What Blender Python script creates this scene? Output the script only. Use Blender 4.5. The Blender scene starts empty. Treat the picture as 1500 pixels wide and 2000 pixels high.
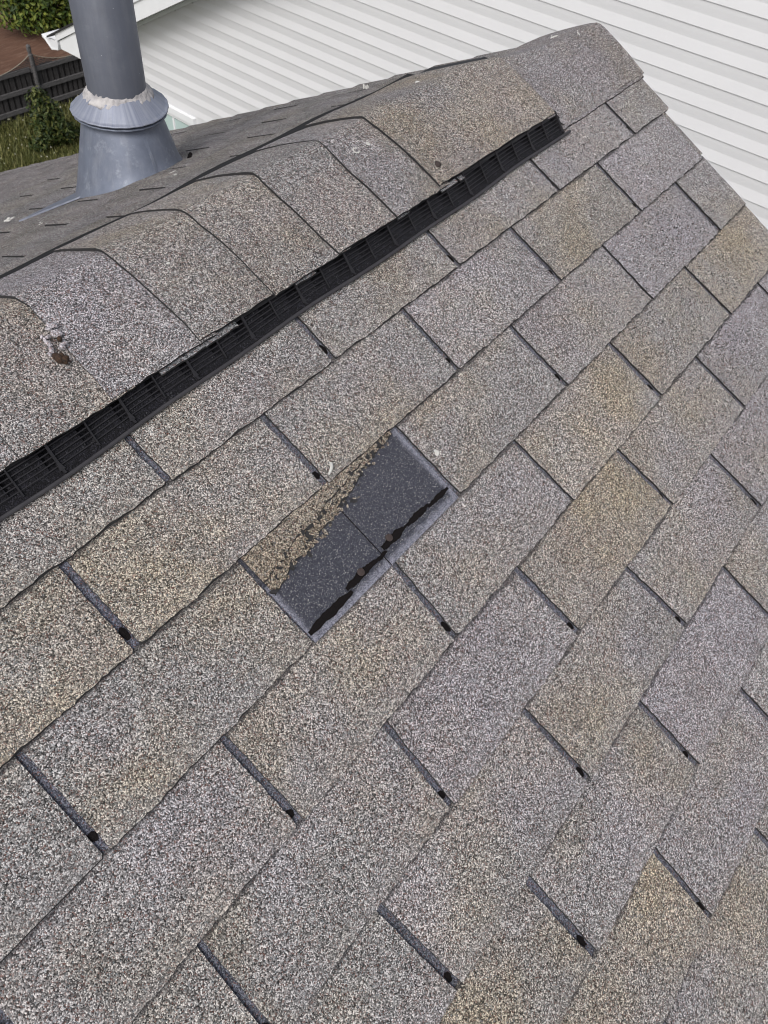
import bpy, bmesh, math, random
from mathutils import Vector, Matrix
import numpy as np
random.seed(7); rng = np.random.default_rng(7)
R = math.radians
S = bpy.context.scene
COL = S.collection

# ------------------------------------------------------------------ camera
CAM = Vector((-1.5783, -0.6516, 0.6791))
RW = ((0.614557, -0.785674, 0.070969), (-0.585787, -0.514751, -0.626007), (0.528368, 0.343144, -0.776582))
cd = bpy.data.cameras.new('camera'); cam = bpy.data.objects.new('camera', cd); COL.objects.link(cam)
right, down, fwd = Vector(RW[0]), Vector(RW[1]), Vector(RW[2])
cam.matrix_world = Matrix.Translation(CAM) @ Matrix((right, -down, -fwd)).transposed().to_4x4()
cd.sensor_fit = 'HORIZONTAL'; cd.sensor_width = 36.0; cd.lens = 36 * 1561.21 / 1500
cd.clip_start = 0.02; cd.clip_end = 600
cd.dof.use_dof = True; cd.dof.focus_distance = 1.15; cd.dof.aperture_fstop = 20
S.camera = cam

# ------------------------------------------------------------------ light
SUN_EL, SUN_AZ = R(50), R(196)        # azimuth measured from +X counter-clockwise, where the sun stands
w = bpy.data.worlds.new('World'); S.world = w; w.use_nodes = True
nt = w.node_tree; nt.nodes.clear()
sky = nt.nodes.new('ShaderNodeTexSky'); sky.sky_type = 'NISHITA'; sky.sun_disc = False
sky.sun_elevation = SUN_EL; sky.sun_rotation = R(90) - SUN_AZ
sky.air_density = 1.0; sky.dust_density = 4.0; sky.ozone_density = 1.0
hs = nt.nodes.new('ShaderNodeHueSaturation'); hs.inputs['Saturation'].default_value = 0.42
bg = nt.nodes.new('ShaderNodeBackground'); bg.inputs['Strength'].default_value = 0.13
wo = nt.nodes.new('ShaderNodeOutputWorld')
nt.links.new(sky.outputs[0], hs.inputs['Color']); nt.links.new(hs.outputs[0], bg.inputs[0]); nt.links.new(bg.outputs[0], wo.inputs[0])
sl = bpy.data.lights.new('sun', 'SUN'); sun = bpy.data.objects.new('sun', sl); COL.objects.link(sun)
sl.energy = 1.35; sl.angle = R(28); sl.color = (1.0, 0.985, 0.97)
sdir = Vector((math.cos(SUN_EL) * math.cos(SUN_AZ), math.cos(SUN_EL) * math.sin(SUN_AZ), math.sin(SUN_EL)))
sun.rotation_euler = sdir.to_track_quat('Z', 'Y').to_euler(); sun.location = (0, 0, 8)
S.view_settings.view_transform = 'Standard'; S.view_settings.look = 'None'
S.view_settings.exposure = 0.27; S.view_settings.gamma = 1.0; S.view_settings.use_curve_mapping = False
S.render.engine = 'CYCLES'; S.cycles.max_bounces = 6; S.cycles.filter_width = 1.0

# ------------------------------------------------------------------ node helpers
class NB:
    def __init__(s, name):
        s.m = bpy.data.materials.new(name); s.m.use_nodes = True; s.t = s.m.node_tree
        s.b = s.t.nodes['Principled BSDF']; s.out = s.t.nodes['Material Output']
    def n(s, typ, **kw):
        x = s.t.nodes.new(typ)
        for k, v in kw.items():
            if k.startswith('i_'): x.inputs[k[2:]].default_value = v
            else: setattr(x, k, v)
        return x
    def l(s, a, b): s.t.links.new(a, b)
    def math(s, op, a, b=None, clamp=False):
        x = s.n('ShaderNodeMath', operation=op, use_clamp=clamp)
        for i, v in enumerate((a, b)):
            if v is None: continue
            if isinstance(v, (int, float)): x.inputs[i].default_value = v
            else: s.l(v, x.inputs[i])
        return x.outputs[0]
    def mix(s, f, a, b, mode='MIX'):
        x = s.n('ShaderNodeMix', data_type='RGBA', blend_type=mode)
        for i, v in ((0, f), (6, a), (7, b)):
            if isinstance(v, (int, float)): x.inputs[i].default_value = v
            elif isinstance(v, tuple): x.inputs[i].default_value = (*v, 1)
            else: s.l(v, x.inputs[i])
        return x.outputs[2]
    def ramp(s, f, stops, interp='LINEAR'):
        x = s.n('ShaderNodeValToRGB'); e = x.color_ramp.elements; x.color_ramp.interpolation = interp
        while len(e) < len(stops): e.new(0.5)
        for k, (p, c) in enumerate(stops):
            e[k].position = p; e[k].color = (c, c, c, 1) if isinstance(c, (int, float)) else (*c, 1)
        s.l(f, x.inputs[0]); return x.outputs[0]
    def noise(s, vec, scale, detail=3, rough=0.55):
        x = s.n('ShaderNodeTexNoise'); x.inputs['Scale'].default_value = scale
        x.inputs['Detail'].default_value = detail; x.inputs['Roughness'].default_value = rough
        if vec is not None: s.l(vec, x.inputs['Vector'])
        return x.outputs['Fac']
    def bump(s, h, strength, dist):
        x = s.n('ShaderNodeBump'); x.inputs['Strength'].default_value = strength; x.inputs['Distance'].default_value = dist
        s.l(h, x.inputs['Height']); s.l(x.outputs[0], s.b.inputs['Normal'])
    def set(s, color=None, rough=None, metal=None, spec=None):
        for k, v in (('Base Color', color), ('Roughness', rough), ('Metallic', metal), ('Specular IOR Level', spec)):
            if v is None: continue
            if isinstance(v, tuple): s.b.inputs[k].default_value = (*v, 1)
            elif isinstance(v, (int, float)): s.b.inputs[k].default_value = v
            else: s.l(v, s.b.inputs[k])
        return s.m

def granule(name, gray, tan, lav, stops, specks=None, size=0.00122, patch=0.75, bump=0.8):
    """mineral granules bedded in asphalt: one colour per cell, tints blended in broad weathered patches"""
    b = NB(name)
    tc = b.n('ShaderNodeTexCoord'); oi = b.n('ShaderNodeObjectInfo')
    off = b.n('ShaderNodeVectorMath', operation='SCALE'); off.inputs[0].default_value = (13.1, 7.7, 3.3); b.l(oi.outputs['Random'], off.inputs['Scale'])
    ad = b.n('ShaderNodeVectorMath', operation='ADD'); b.l(tc.outputs['Object'], ad.inputs[0]); b.l(off.outputs[0], ad.inputs[1])
    v = ad.outputs[0]
    vo = b.n('ShaderNodeTexVoronoi', feature='F1'); vo.inputs['Scale'].default_value = 1 / size; b.l(v, vo.inputs['Vector'])
    sp = b.n('ShaderNodeSeparateColor'); b.l(vo.outputs['Color'], sp.inputs[0])
    vo2 = b.n('ShaderNodeTexVoronoi', feature='F1'); vo2.inputs['Scale'].default_value = 1 / (size * 2.3); b.l(v, vo2.inputs['Vector'])
    sp2 = b.n('ShaderNodeSeparateColor'); b.l(vo2.outputs['Color'], sp2.inputs[0])
    val = b.math('ADD', b.math('MULTIPLY', sp.outputs[0], 0.80), b.math('MULTIPLY', sp2.outputs[0], 0.20))
    val = b.ramp(val, stops)
    oc = b.n('ShaderNodeSeparateColor'); b.l(oi.outputs['Color'], oc.inputs[0])
    nz = b.noise(v, 5.5, 3); nz2 = b.noise(v, 60.0, 2)
    f = b.math('ADD', oc.outputs[0], b.math('MULTIPLY', b.math('SUBTRACT', b.ramp(nz, [(0.36, 0.0), (0.64, 1.0)]), 0.5), patch))
    f = b.math('ADD', f, b.math('MULTIPLY', b.math('SUBTRACT', nz2, 0.5), 0.35), True)
    g = b.math('ADD', oc.outputs[1], b.math('MULTIPLY', b.math('SUBTRACT', b.ramp(b.noise(v, 6.5, 2), [(0.36, 0.0), (0.66, 1.0)]), 0.45), 0.75), True)
    tint = b.mix(f, gray, tan); tint = b.mix(b.math('MULTIPLY', g, 0.6), tint, lav)
    c = b.mix(1.0, tint, val, 'MULTIPLY')
    red = b.ramp(sp.outputs[1], [(0.0, 0.0), (0.88, 0.0), (0.92, 1.0)])
    c = b.mix(b.math('MULTIPLY', red, 0.65), c, (0.19, 0.088, 0.068))
    cool = b.ramp(sp.outputs[2], [(0.0, 0.0), (0.93, 0.0), (0.95, 1.0)])
    c = b.mix(b.math('MULTIPLY', cool, 0.5), c, (0.30, 0.34, 0.36))
    if specks:
        c = b.mix(1.0, tint, val, 'MULTIPLY'); k = b.ramp(sp.outputs[1], [(0.0, 0.0), (specks[0], 0.0), (specks[0] + 0.04, 1.0)]); c = b.mix(k, c, specks[1])
    if name == 'shingle_granules' or name == 'cap_granules':       # dark weathering marks and lost granules
        st = b.ramp(b.noise(v, 26.0, 4, 0.7), [(0.0, 0.0), (0.66, 0.0), (0.80, 0.4)]); c = b.mix(st, c, (0.05, 0.047, 0.048))
        s2 = b.ramp(b.noise(v, 105, 3, 0.6), [(0.0, 0.0), (0.70, 0.0), (0.78, 0.6)]); c = b.mix(s2, c, (0.035, 0.030, 0.030))
        br = b.ramp(b.noise(v, 3.2, 3), [(0.25, 0.86), (0.75, 1.12)]); c = b.mix(1.0, c, br, 'MULTIPLY')
        if name == 'shingle_granules':                                          # shade line painted in under the butt above, along with grit and grime
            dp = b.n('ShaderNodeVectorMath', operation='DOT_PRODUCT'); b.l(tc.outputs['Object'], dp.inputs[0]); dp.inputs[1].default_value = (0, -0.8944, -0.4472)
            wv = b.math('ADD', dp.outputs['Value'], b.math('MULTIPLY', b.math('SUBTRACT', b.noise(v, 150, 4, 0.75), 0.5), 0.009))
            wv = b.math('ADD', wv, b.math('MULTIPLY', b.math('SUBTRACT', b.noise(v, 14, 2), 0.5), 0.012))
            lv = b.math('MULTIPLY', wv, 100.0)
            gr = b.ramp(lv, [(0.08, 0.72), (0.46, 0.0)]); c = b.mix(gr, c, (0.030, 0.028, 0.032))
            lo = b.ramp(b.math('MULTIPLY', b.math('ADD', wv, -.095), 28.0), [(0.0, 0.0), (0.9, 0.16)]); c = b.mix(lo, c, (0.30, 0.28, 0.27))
            sc = b.ramp(b.noise(v, 9.0, 5, 0.75), [(0.0, 0.0), (0.60, 0.0), (0.72, 0.30)]); c = b.mix(sc, c, (0.30, 0.285, 0.28))
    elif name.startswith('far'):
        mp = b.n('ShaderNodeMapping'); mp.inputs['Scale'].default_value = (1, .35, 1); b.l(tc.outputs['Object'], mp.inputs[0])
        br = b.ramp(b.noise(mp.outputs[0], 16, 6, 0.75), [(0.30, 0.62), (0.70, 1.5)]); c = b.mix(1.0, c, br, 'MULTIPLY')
    h = b.math('ADD', b.math('MULTIPLY', vo.outputs['Distance'], -1.0), b.math('MULTIPLY', sp.outputs[0], 0.35))
    b.bump(h, bump, 0.0012)
    return b.set(c, 0.88, spec=0.3)

ST = [(0.08, 0.09), (0.27, 0.33), (0.48, 0.85), (0.68, 1.55), (0.88, 3.2)]
M = {}
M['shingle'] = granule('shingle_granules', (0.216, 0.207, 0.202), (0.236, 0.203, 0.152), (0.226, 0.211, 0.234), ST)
M['cap'] = granule('cap_granules', (0.200, 0.191, 0.186), (0.220, 0.187, 0.142), (0.210, 0.196, 0.216), ST)
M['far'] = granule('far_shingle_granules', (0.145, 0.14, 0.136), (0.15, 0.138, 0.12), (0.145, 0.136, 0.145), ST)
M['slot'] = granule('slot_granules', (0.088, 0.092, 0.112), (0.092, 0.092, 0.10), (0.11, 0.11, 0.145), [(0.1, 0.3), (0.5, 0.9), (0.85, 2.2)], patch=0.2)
M['torn'] = granule('torn_granules', (0.215, 0.185, 0.145), (0.22, 0.18, 0.13), (0.2, 0.18, 0.16), ST, bump=1.0)
def simple(name, col, rough=0.6, metal=0.0, var=0.15, scale=30, bump=None, spec=0.5, col2=None):
    b = NB(name); tc = b.n('ShaderNodeTexCoord')
    n = b.noise(tc.outputs['Object'], scale, 4)
    c2 = col2 or tuple(x * (1 - var) for x in col)
    c = b.mix(b.ramp(n, [(0.3, 0.0), (0.7, 1.0)]), col, c2)
    if bump: b.bump(b.noise(tc.outputs['Object'], bump[0], 4), bump[1], bump[2])
    return b.set(c, rough, metal, spec)
M['asphalt'] = simple('asphalt_edge', (0.028, 0.027, 0.028), 0.85, var=0.4, scale=300, bump=(700, 0.6, 0.001))
M['tar'] = simple('sealant_tar', (0.0075, 0.006, 0.006), 0.7, scale=200, bump=(500, 0.9, 0.001), spec=0.1)
M['plastic'] = simple('vent_plastic', (0.013, 0.0125, 0.015), 0.6, var=0.3, scale=60, col2=(0.021, 0.020, 0.023), spec=0.3)
M['rail'] = simple('vent_rail_plastic', (0.034, 0.032, 0.036), 0.6, var=0.3, scale=60, col2=(0.048, 0.046, 0.050), spec=0.35)
M['grit'] = granule('vent_grit', (0.0065, 0.0062, 0.0085), (0.0065, 0.006, 0.008), (0.007, 0.007, 0.010), [(0.2, 0.5), (0.6, 1.0), (0.9, 2.5)], specks=(0.95, (0.045, 0.045, 0.05)), size=0.0016)
M['pit'] = simple('vent_inside', (0.006, 0.006, 0.007), 0.9)
M['white_paint'] = simple('white_trim', (0.78, 0.79, 0.80), 0.4, var=0.05, scale=6)
M['siding'] = simple('white_vinyl_siding', (0.68, 0.68, 0.69), 0.42, var=0.05, scale=1.6, spec=0.35)
M['gutter_in'] = simple('gutter_inside', (0.35, 0.36, 0.36), 0.6, var=0.3, scale=9)
M['deck'] = simple('roof_deck_wood', (0.30, 0.22, 0.14), 0.8, scale=8)
M['nail'] = simple('rusty_nail', (0.050, 0.034, 0.030), 0.7, var=0.5, scale=300, bump=(500, 0.5, 0.001), col2=(0.025, 0.016, 0.014))
M['glass'] = simple('window_glass', (0.50, 0.62, 0.60), 0.06, var=0.15, scale=2, spec=0.8)
M['caulk'] = simple('weathered_caulk', (0.50, 0.475, 0.46), 0.75, var=0.35, scale=45, bump=(60, 0.7, 0.006), col2=(0.30, 0.29, 0.30))
M['chalk'] = simple('white_droppings', (0.58, 0.57, 0.54), 0.9, var=0.3, scale=250, bump=(300, 0.6, 0.001))
M['brown_clump'] = simple('brown_clump', (0.07, 0.035, 0.018), 0.9, var=0.7, scale=260, bump=(400, 1.0, 0.002), col2=(0.012, 0.008, 0.006))
M['grey_web'] = granule('grey_web', (0.42, 0.40, 0.41), (0.40, 0.37, 0.34), (0.42, 0.39, 0.44), [(0.1, 0.5), (0.5, 1.0), (0.9, 1.7)], size=0.0013)

M['ply'] = granule('frayed_ply', (0.16, 0.165, 0.165), (0.15, 0.15, 0.14), (0.18, 0.18, 0.20), [(0.1, 0.2), (0.5, 0.9), (0.9, 2.2)], size=0.0016)
# painted, chalky sheet metal of the flue
def metal_mat(name, c1, c2, streak=False):
    b = NB(name); tc = b.n('ShaderNodeTexCoord'); mp = b.n('ShaderNodeMapping')
    mp.inputs['Scale'].default_value = (1, 1, 0.12) if streak else (1, 1, 1); b.l(tc.outputs['Object'], mp.inputs[0])
    if streak:
        mp.inputs['Scale'].default_value = (1, 1, 0); nv = b.n('ShaderNodeVectorMath', operation='NORMALIZE'); b.l(mp.outputs[0], nv.inputs[0]); mp = nv
    n1 = b.noise(mp.outputs[0], 26 if not streak else 16, 6, 0.75); n2 = b.noise(tc.outputs['Object'], 9, 3); n3 = b.noise(tc.outputs['Object'], 120, 2)
    c = b.mix(b.ramp(n1, [(0.35, 0.0), (0.72, 1.0)]), c1, c2)
    c = b.mix(b.ramp(n2, [(0.35, 0.0), (0.8, 0.5)]), c, tuple(x * 0.72 for x in c1))
    c = b.mix(b.ramp(n3, [(0.0, 0.0), (0.765, 0.0), (0.80, 0.7)]), c, (0.46, 0.47, 0.50))
    sk = b.n('ShaderNodeMapping'); sk.inputs['Scale'].default_value = (1, 1, .10); b.l(tc.outputs['Object'], sk.inputs[0])
    c = b.mix(b.ramp(b.noise(sk.outputs[0], 38, 5, 0.7), [(0.50, 0.0), (0.75, 0.35)]), c, (0.33, 0.34, 0.37) if name != 'painted_flue_pipe' else (0.19, 0.20, 0.22))
    c = b.mix(b.ramp(b.noise(tc.outputs['Object'], 6, 6, 0.75), [(0.52, 0.0), (0.70, 0.35)]), c, (0.075, 0.08, 0.095))
    c = b.mix(b.ramp(b.noise(tc.outputs['Object'], 21, 6, 0.8), [(0.56, 0.0), (0.74, 0.55)]), c, (0.40, 0.42, 0.46) if name == 'lead_grey_flashing' else (0.17, 0.18, 0.205))
    b.bump(b.noise(tc.outputs['Object'], 14, 3), 0.18, 0.01)
    return b.set(c, b.ramp(n1, [(0.3, 0.42), (0.7, 0.62)]), 0.25, 0.5)
M['pipe'] = metal_mat('painted_flue_pipe', (0.115, 0.125, 0.155), (0.135, 0.145, 0.175))
M['cone'] = metal_mat('lead_grey_flashing', (0.145, 0.165, 0.215), (0.19, 0.215, 0.275))
M['collar'] = metal_mat('chalky_storm_collar', (0.19, 0.21, 0.275), (0.36, 0.38, 0.44), True)

# underlay bared by the lost tab: bluish asphalt with mineral fines, paler where a tab edge once sheltered it
def bared():
    b = NB('bared_underlay'); tc = b.n('ShaderNodeTexCoord'); v = tc.outputs['Object']
    vo = b.n('ShaderNodeTexVoronoi'); vo.inputs['Scale'].default_value = 1150; b.l(v, vo.inputs['Vector'])
    sp = b.n('ShaderNodeSeparateColor'); b.l(vo.outputs['Color'], sp.inputs[0])
    base = b.mix(b.noise(v, 40, 3), (0.019, 0.021, 0.032), (0.036, 0.038, 0.053))
    base = b.mix(b.ramp(sp.outputs[0], [(0, 0.0), (0.5, 0.0), (1.0, 0.7)]), base, (0.10, 0.10, 0.12))
    base = b.mix(b.ramp(sp.outputs[1], [(0, 0.0), (0.90, 0.0), (0.99, 1.0)]), base, (0.36, 0.35, 0.33))
    pale = b.mix(b.ramp(sp.outputs[2], [(0.1, 0.0), (0.9, 1.0)]), (0.05, 0.053, 0.075), (0.30, 0.30, 0.35))
    at = b.n('ShaderNodeAttribute'); at.attribute_name = 'edge'
    m = b.math('ADD', at.outputs['Fac'], b.math('MULTIPLY', b.math('SUBTRACT', b.noise(v, 110, 5, 0.75), 0.5), 1.5))
    c = b.mix(b.ramp(m, [(0.25, 0.0), (0.85, 1.0)]), base, pale)
    b.bump(vo.outputs['Distance'], 0.35, 0.001)
    return b.set(c, 0.8, spec=0.35)
M['bared'] = bared()

def foliage(name, c1, c2, c3):
    b = NB(name); g = b.n('ShaderNodeNewGeometry')
    c = b.ramp(g.outputs['Random Per Island'], [(0.0, c1), (0.55, c2), (1.0, c3)])
    b.b.inputs['Transmission Weight'].default_value = 0.0
    return b.set(c, 0.55, spec=0.3)
M['leaf_big'] = foliage('shrub_leaves', (0.020, 0.040, 0.008), (0.055, 0.090, 0.012), (0.17, 0.19, 0.030))
M['leaf_vine'] = foliage('vine_leaves', (0.014, 0.026, 0.008), (0.035, 0.055, 0.012), (0.10, 0.105, 0.025))
M['blade'] = foliage('grass_blades', (0.050, 0.060, 0.015), (0.10, 0.105, 0.028), (0.20, 0.185, 0.07))
M['seed'] = foliage('pale_seed_heads', (0.30, 0.30, 0.20), (0.42, 0.40, 0.30), (0.55, 0.52, 0.42))
M['bark'] = simple('bark', (0.06, 0.045, 0.03), 0.9, var=0.5, scale=30)
def ground_mat(name, a, bb, c3, sc, stretch=(1, 1, 1)):
    b = NB(name); tc = b.n('ShaderNodeTexCoord'); mp = b.n('ShaderNodeMapping'); mp.inputs['Scale'].default_value = stretch
    b.l(tc.outputs['Object'], mp.inputs[0])
    c = b.mix(b.ramp(b.noise(mp.outputs[0], sc, 6, 0.7), [(0.35, 0.0), (0.65, 1.0)]), a, bb)
    c = b.mix(b.ramp(b.noise(mp.outputs[0], sc * 5, 4, 0.7), [(0.5, 0.0), (0.75, 0.8)]), c, c3)
    b.bump(b.noise(mp.outputs[0], sc * 5, 4), 0.6, 0.05)
    return b.set(c, 0.95, spec=0.1)
M['grass_soil'] = ground_mat('lawn_turf', (0.030, 0.036, 0.012), (0.062, 0.064, 0.02), (0.10, 0.092, 0.04), 0.9)
M['mulch'] = ground_mat('pine_straw', (0.130, 0.072, 0.050), (0.090, 0.050, 0.036), (0.20, 0.13, 0.095), 1.3, (0.35, 1.6, 1))
M['fence'] = ground_mat('weathered_fence_wood', (0.036, 0.034, 0.034), (0.070, 0.066, 0.065), (0.11, 0.10, 0.10), 3.0, (6, 6, 0.5))
M['fence_rail'] = ground_mat('weathered_rail_wood', (0.075, 0.072, 0.073), (0.13, 0.125, 0.125), (0.19, 0.18, 0.18), 3.0, (1, 1, 8))
M['wire'] = simple('pale_fence_wire', (0.30, 0.27, 0.21), 0.5, var=0.3)
M['dark_net'] = simple('dark_wire_net', (0.05, 0.05, 0.052), 0.6)

# ------------------------------------------------------------------ object helpers
def tag(o, label=None, cat=None, group=None, kind=None):
    if label: o['label'] = label
    if cat: o['category'] = cat
    if group: o['group'] = group
    if kind: o['kind'] = kind
    return o
def empty(name, loc, label, cat, group=None):
    o = bpy.data.objects.new(name, None); COL.objects.link(o); o.location = loc; o.empty_display_size = 0.1
    return tag(o, label, cat, group)
def world_loc(o):
    v = Vector((0, 0, 0))
    while o is not None: v += o.location; o = o.parent
    return v
def mesh(name, verts, faces, mats, parent=None, loc=None, fmat=None, smooth=False, color=None):
    """verts in world coordinates; the object's origin goes to loc (default: first vertex average)"""
    v = np.asarray(verts, float)
    if loc is None: loc = v.mean(0) if parent is not None else v.min(0) * [0, 0, 1] + v.mean(0) * [1, 1, 0]
    loc = Vector(loc)
    me = bpy.data.meshes.new(name); me.from_pydata([tuple(x) for x in (v - np.array(loc))], [], faces)
    for m in (mats if isinstance(mats, (list, tuple)) else [mats]): me.materials.append(m)
    if fmat is not None: me.polygons.foreach_set('material_index', fmat)
    if smooth: me.polygons.foreach_set('use_smooth', [True] * len(me.polygons))
    me.update()
    o = bpy.data.objects.new(name, me); COL.objects.link(o)
    if parent is not None: o.parent = parent; o.location = loc - world_loc(parent)
    else: o.location = loc
    if color: o.color = (*color, 1)
    return o
class MB:
    def __init__(s): s.v = []; s.f = []; s.k = []
    def add(s, v, f, k=0):
        n = len(s.v); s.v += [tuple(x) for x in v]; s.f += [tuple(i + n for i in q) for q in f]; s.k += [k] * len(f)
    def box8(s, p, k=0):            # bottom 4 then top 4, both counter-clockwise from above
        s.add(p, [(3, 2, 1, 0), (4, 5, 6, 7), (0, 1, 5, 4), (1, 2, 6, 5), (2, 3, 7, 6), (3, 0, 4, 7)], k)
    def bar(s, a, b, wv, hv, k=0):  # box along a-b, half extents wv, hv (vectors)
        a, b, wv, hv = map(np.array, (a, b, wv, hv))
        s.box8([a - wv - hv, b - wv - hv, b + wv - hv, a + wv - hv, a - wv + hv, b - wv + hv, b + wv + hv, a + wv + hv], k)
    def tube(s, pts, r, n=8, k=0, cap=True):
        pts = [Vector(p) for p in pts]; rings = []
        for i, p in enumerate(pts):
            t = (pts[min(i + 1, len(pts) - 1)] - pts[max(i - 1, 0)]).normalized()
            u = t.orthogonal().normalized() if i == 0 else (u - t * u.dot(t)).normalized()
            q = t.cross(u); rr = r[i] if isinstance(r, (list, tuple)) else r
            rings.append([p + (u * math.cos(2 * math.pi * j / n) + q * math.sin(2 * math.pi * j / n)) * rr for j in range(n)])
        v = [x for g in rings for x in g]
        f = [(i * n + j, i * n + (j + 1) % n, (i + 1) * n + (j + 1) % n, (i + 1) * n + j) for i in range(len(pts) - 1) for j in range(n)]
        if cap: f += [tuple(range(n))[::-1], tuple((len(pts) - 1) * n + j for j in range(n))]
        s.add(v, f, k)
    def build(s, name, mats, parent=None, loc=None, smooth=False, color=None):
        return mesh(name, s.v, s.f, mats, parent, loc, s.k, smooth, color)

# ------------------------------------------------------------------ roof frame
A = math.atan(0.5); CA, SA = math.cos(A), math.sin(A)
A2 = math.atan(0.505); CB, SB = math.cos(A2), math.sin(A2)
YA, ZA = 0.0915, 0.0457                               # the apex line of the roof planes
def NR(u, v, n=0.0): return (u, -v * CA - n * SA, -v * SA + n * CA)          # near slope: u along the ridge, v down the slope
def FR(u, d, n=0.0): return (u, YA + d * CB + n * SB, ZA - d * SB + n * CB)  # far slope: d down from the apex
E_ = 0.127; T = 0.3048; RAKE = 0.150
house = empty('house', (-1.5, 0.0915, -9.5), 'near house under a worn grey and tan shingle roof with one tab torn away', 'house')

def slabfn(fn, poly, zb, zt, name, mats, parent, color=None, side=1, top=None, loc=None):
    """thick sheet whose outline is poly in sheet coordinates; zb/zt give lower and upper offsets"""
    n = len(poly)
    v = [fn(u, q, zb(u, q)) for u, q in poly] + [fn(u, q, zt(u, q)) for u, q in (top or poly)]
    f = [tuple(range(n))[::-1], tuple(range(n, 2 * n))] + [(i, (i + 1) % n, n + (i + 1) % n, n + i) for i in range(n)]
    return mesh(name, v, f, mats, parent, loc, [0, 0] + [side] * n, color=color)
def ragged(a, b, step, amp, rnd):
    L = math.hypot(b[0] - a[0], b[1] - a[1]); n = max(1, int(L / step)); out = []
    nx, ny = -(b[1] - a[1]) / L, (b[0] - a[0]) / L; w_ = rnd.uniform(-1, 1)
    for i in range(n):
        t = i / n; w_ = 0.6 * w_ + 0.4 * rnd.uniform(-1, 1) * 1.6
        j = 0 if i == 0 else amp * w_
        out.append((a[0] + (b[0] - a[0]) * t + nx * j, a[1] + (b[1] - a[1]) * t + ny * j))
    return out

# cut positions along each course, right to left (top u, bottom u), and course boundaries
CUTS = {0: [(-.000, .006), (-.299, -.296), (-.614, -.612), (-.914, -.916), (-1.215, -1.215)],
 1: [(-.151, -.149), (-.457, -.454), (-.760, -.760), (-1.059, -1.059), (-1.368, -1.371)],
 2: [(.005, .008), (-.302, -.299), (-.613, -.609), (-.915, -.914), (-1.215, -1.215), (-1.523, -1.526)],
 3: [(-.156, -.150), (-.462, -.457), (-.768, -.763), (-1.063, -1.070), (-1.370, -1.372)],
 4: [(-.006, -.002), (-.312, -.306), (-.618, -.611), (-.923, -.918), (-1.220, -1.229)],
 5: [(-.152, -.148), (-.457, -.452), (-.769, -.760), (-1.065, -1.066), (-1.371, -1.367)],
 6: [(-.006, -.003), (-.311, -.307), (-.615, -.612), (-.919, -.919), (-1.221, -1.224)],
 7: [(-.150, -.150), (-.455, -.455), (-.760, -.760), (-1.062, -1.069), (-1.370, -1.372)]}
VB = [-0.004, .122, .246, .378, .506, .634, .763, .890, 1.011]
NROW = 15
for k in range(8, NROW): CUTS[k] = [((-.0 if k % 2 == 0 else -.1524) - T * i + random.uniform(-.004, .004),) * 2 for i in range(5)]
while len(VB) < NROW + 1: VB.append(VB[-1] + E_)
for k in range(NROW):
    while CUTS[k][-1][0] > -2.6: CUTS[k].append(tuple(x - T + random.uniform(-.003, .003) for x in CUTS[k][-1]))
TINT = {(0, 0): (.45, .1), (0, 1): (.1, .5), (0, 2): (.3, .1), (0, 3): (.35, .05), (0, 4): (.4, .1), (0, 5): (.4, .1),
        (1, 0): (.05, .6), (1, 1): (.9, .0), (1, 2): (.25, .35), (1, 3): (.5, 0), (1, 4): (.8, 0), (1, 5): (1.0, 0),
        (2, 0): (.25, .3), (2, 1): (.0, .75), (2, 2): (.15, .4), (2, 3): (.45, .1), (2, 5): (.45, .1), (2, 6): (.3, .2),
        (3, 0): (.9, 0), (3, 1): (.65, 0), (3, 2): (.8, 0), (3, 3): (.3, .25), (3, 4): (.4, .2), (3, 5): (.3, .35),
        (4, 0): (.1, .8), (4, 1): (.1, .7), (4, 2): (.3, .2), (4, 3): (1.1, 0), (4, 4): (.1, .9), (4, 5): (.45, .15), (4, 6): (.7, 0),
        (5, 0): (.3, .3), (5, 1): (.15, .7), (5, 2): (.3, .3), (5, 3): (.4, .15), (5, 4): (.25, .35), (5, 5): (.35, .15),
        (6, 2): (.3, .2), (6, 3): (.0, 1.0), (6, 4): (.25, .3), (6, 5): (.8, 0), (7, 2): (.2, .4), (7, 3): (.15, .45), (7, 4): (.8, 0), (7, 5): (.4, .1), (8, 3): (.3, .3), (8, 4): (.5, .1)}
GAP = 0.0092; TH = 0.0034
def floor_n(k, v): return 0.0032 * (v - VB[k]) / (VB[k + 1] - VB[k])
rnd = random.Random(3)
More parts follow.
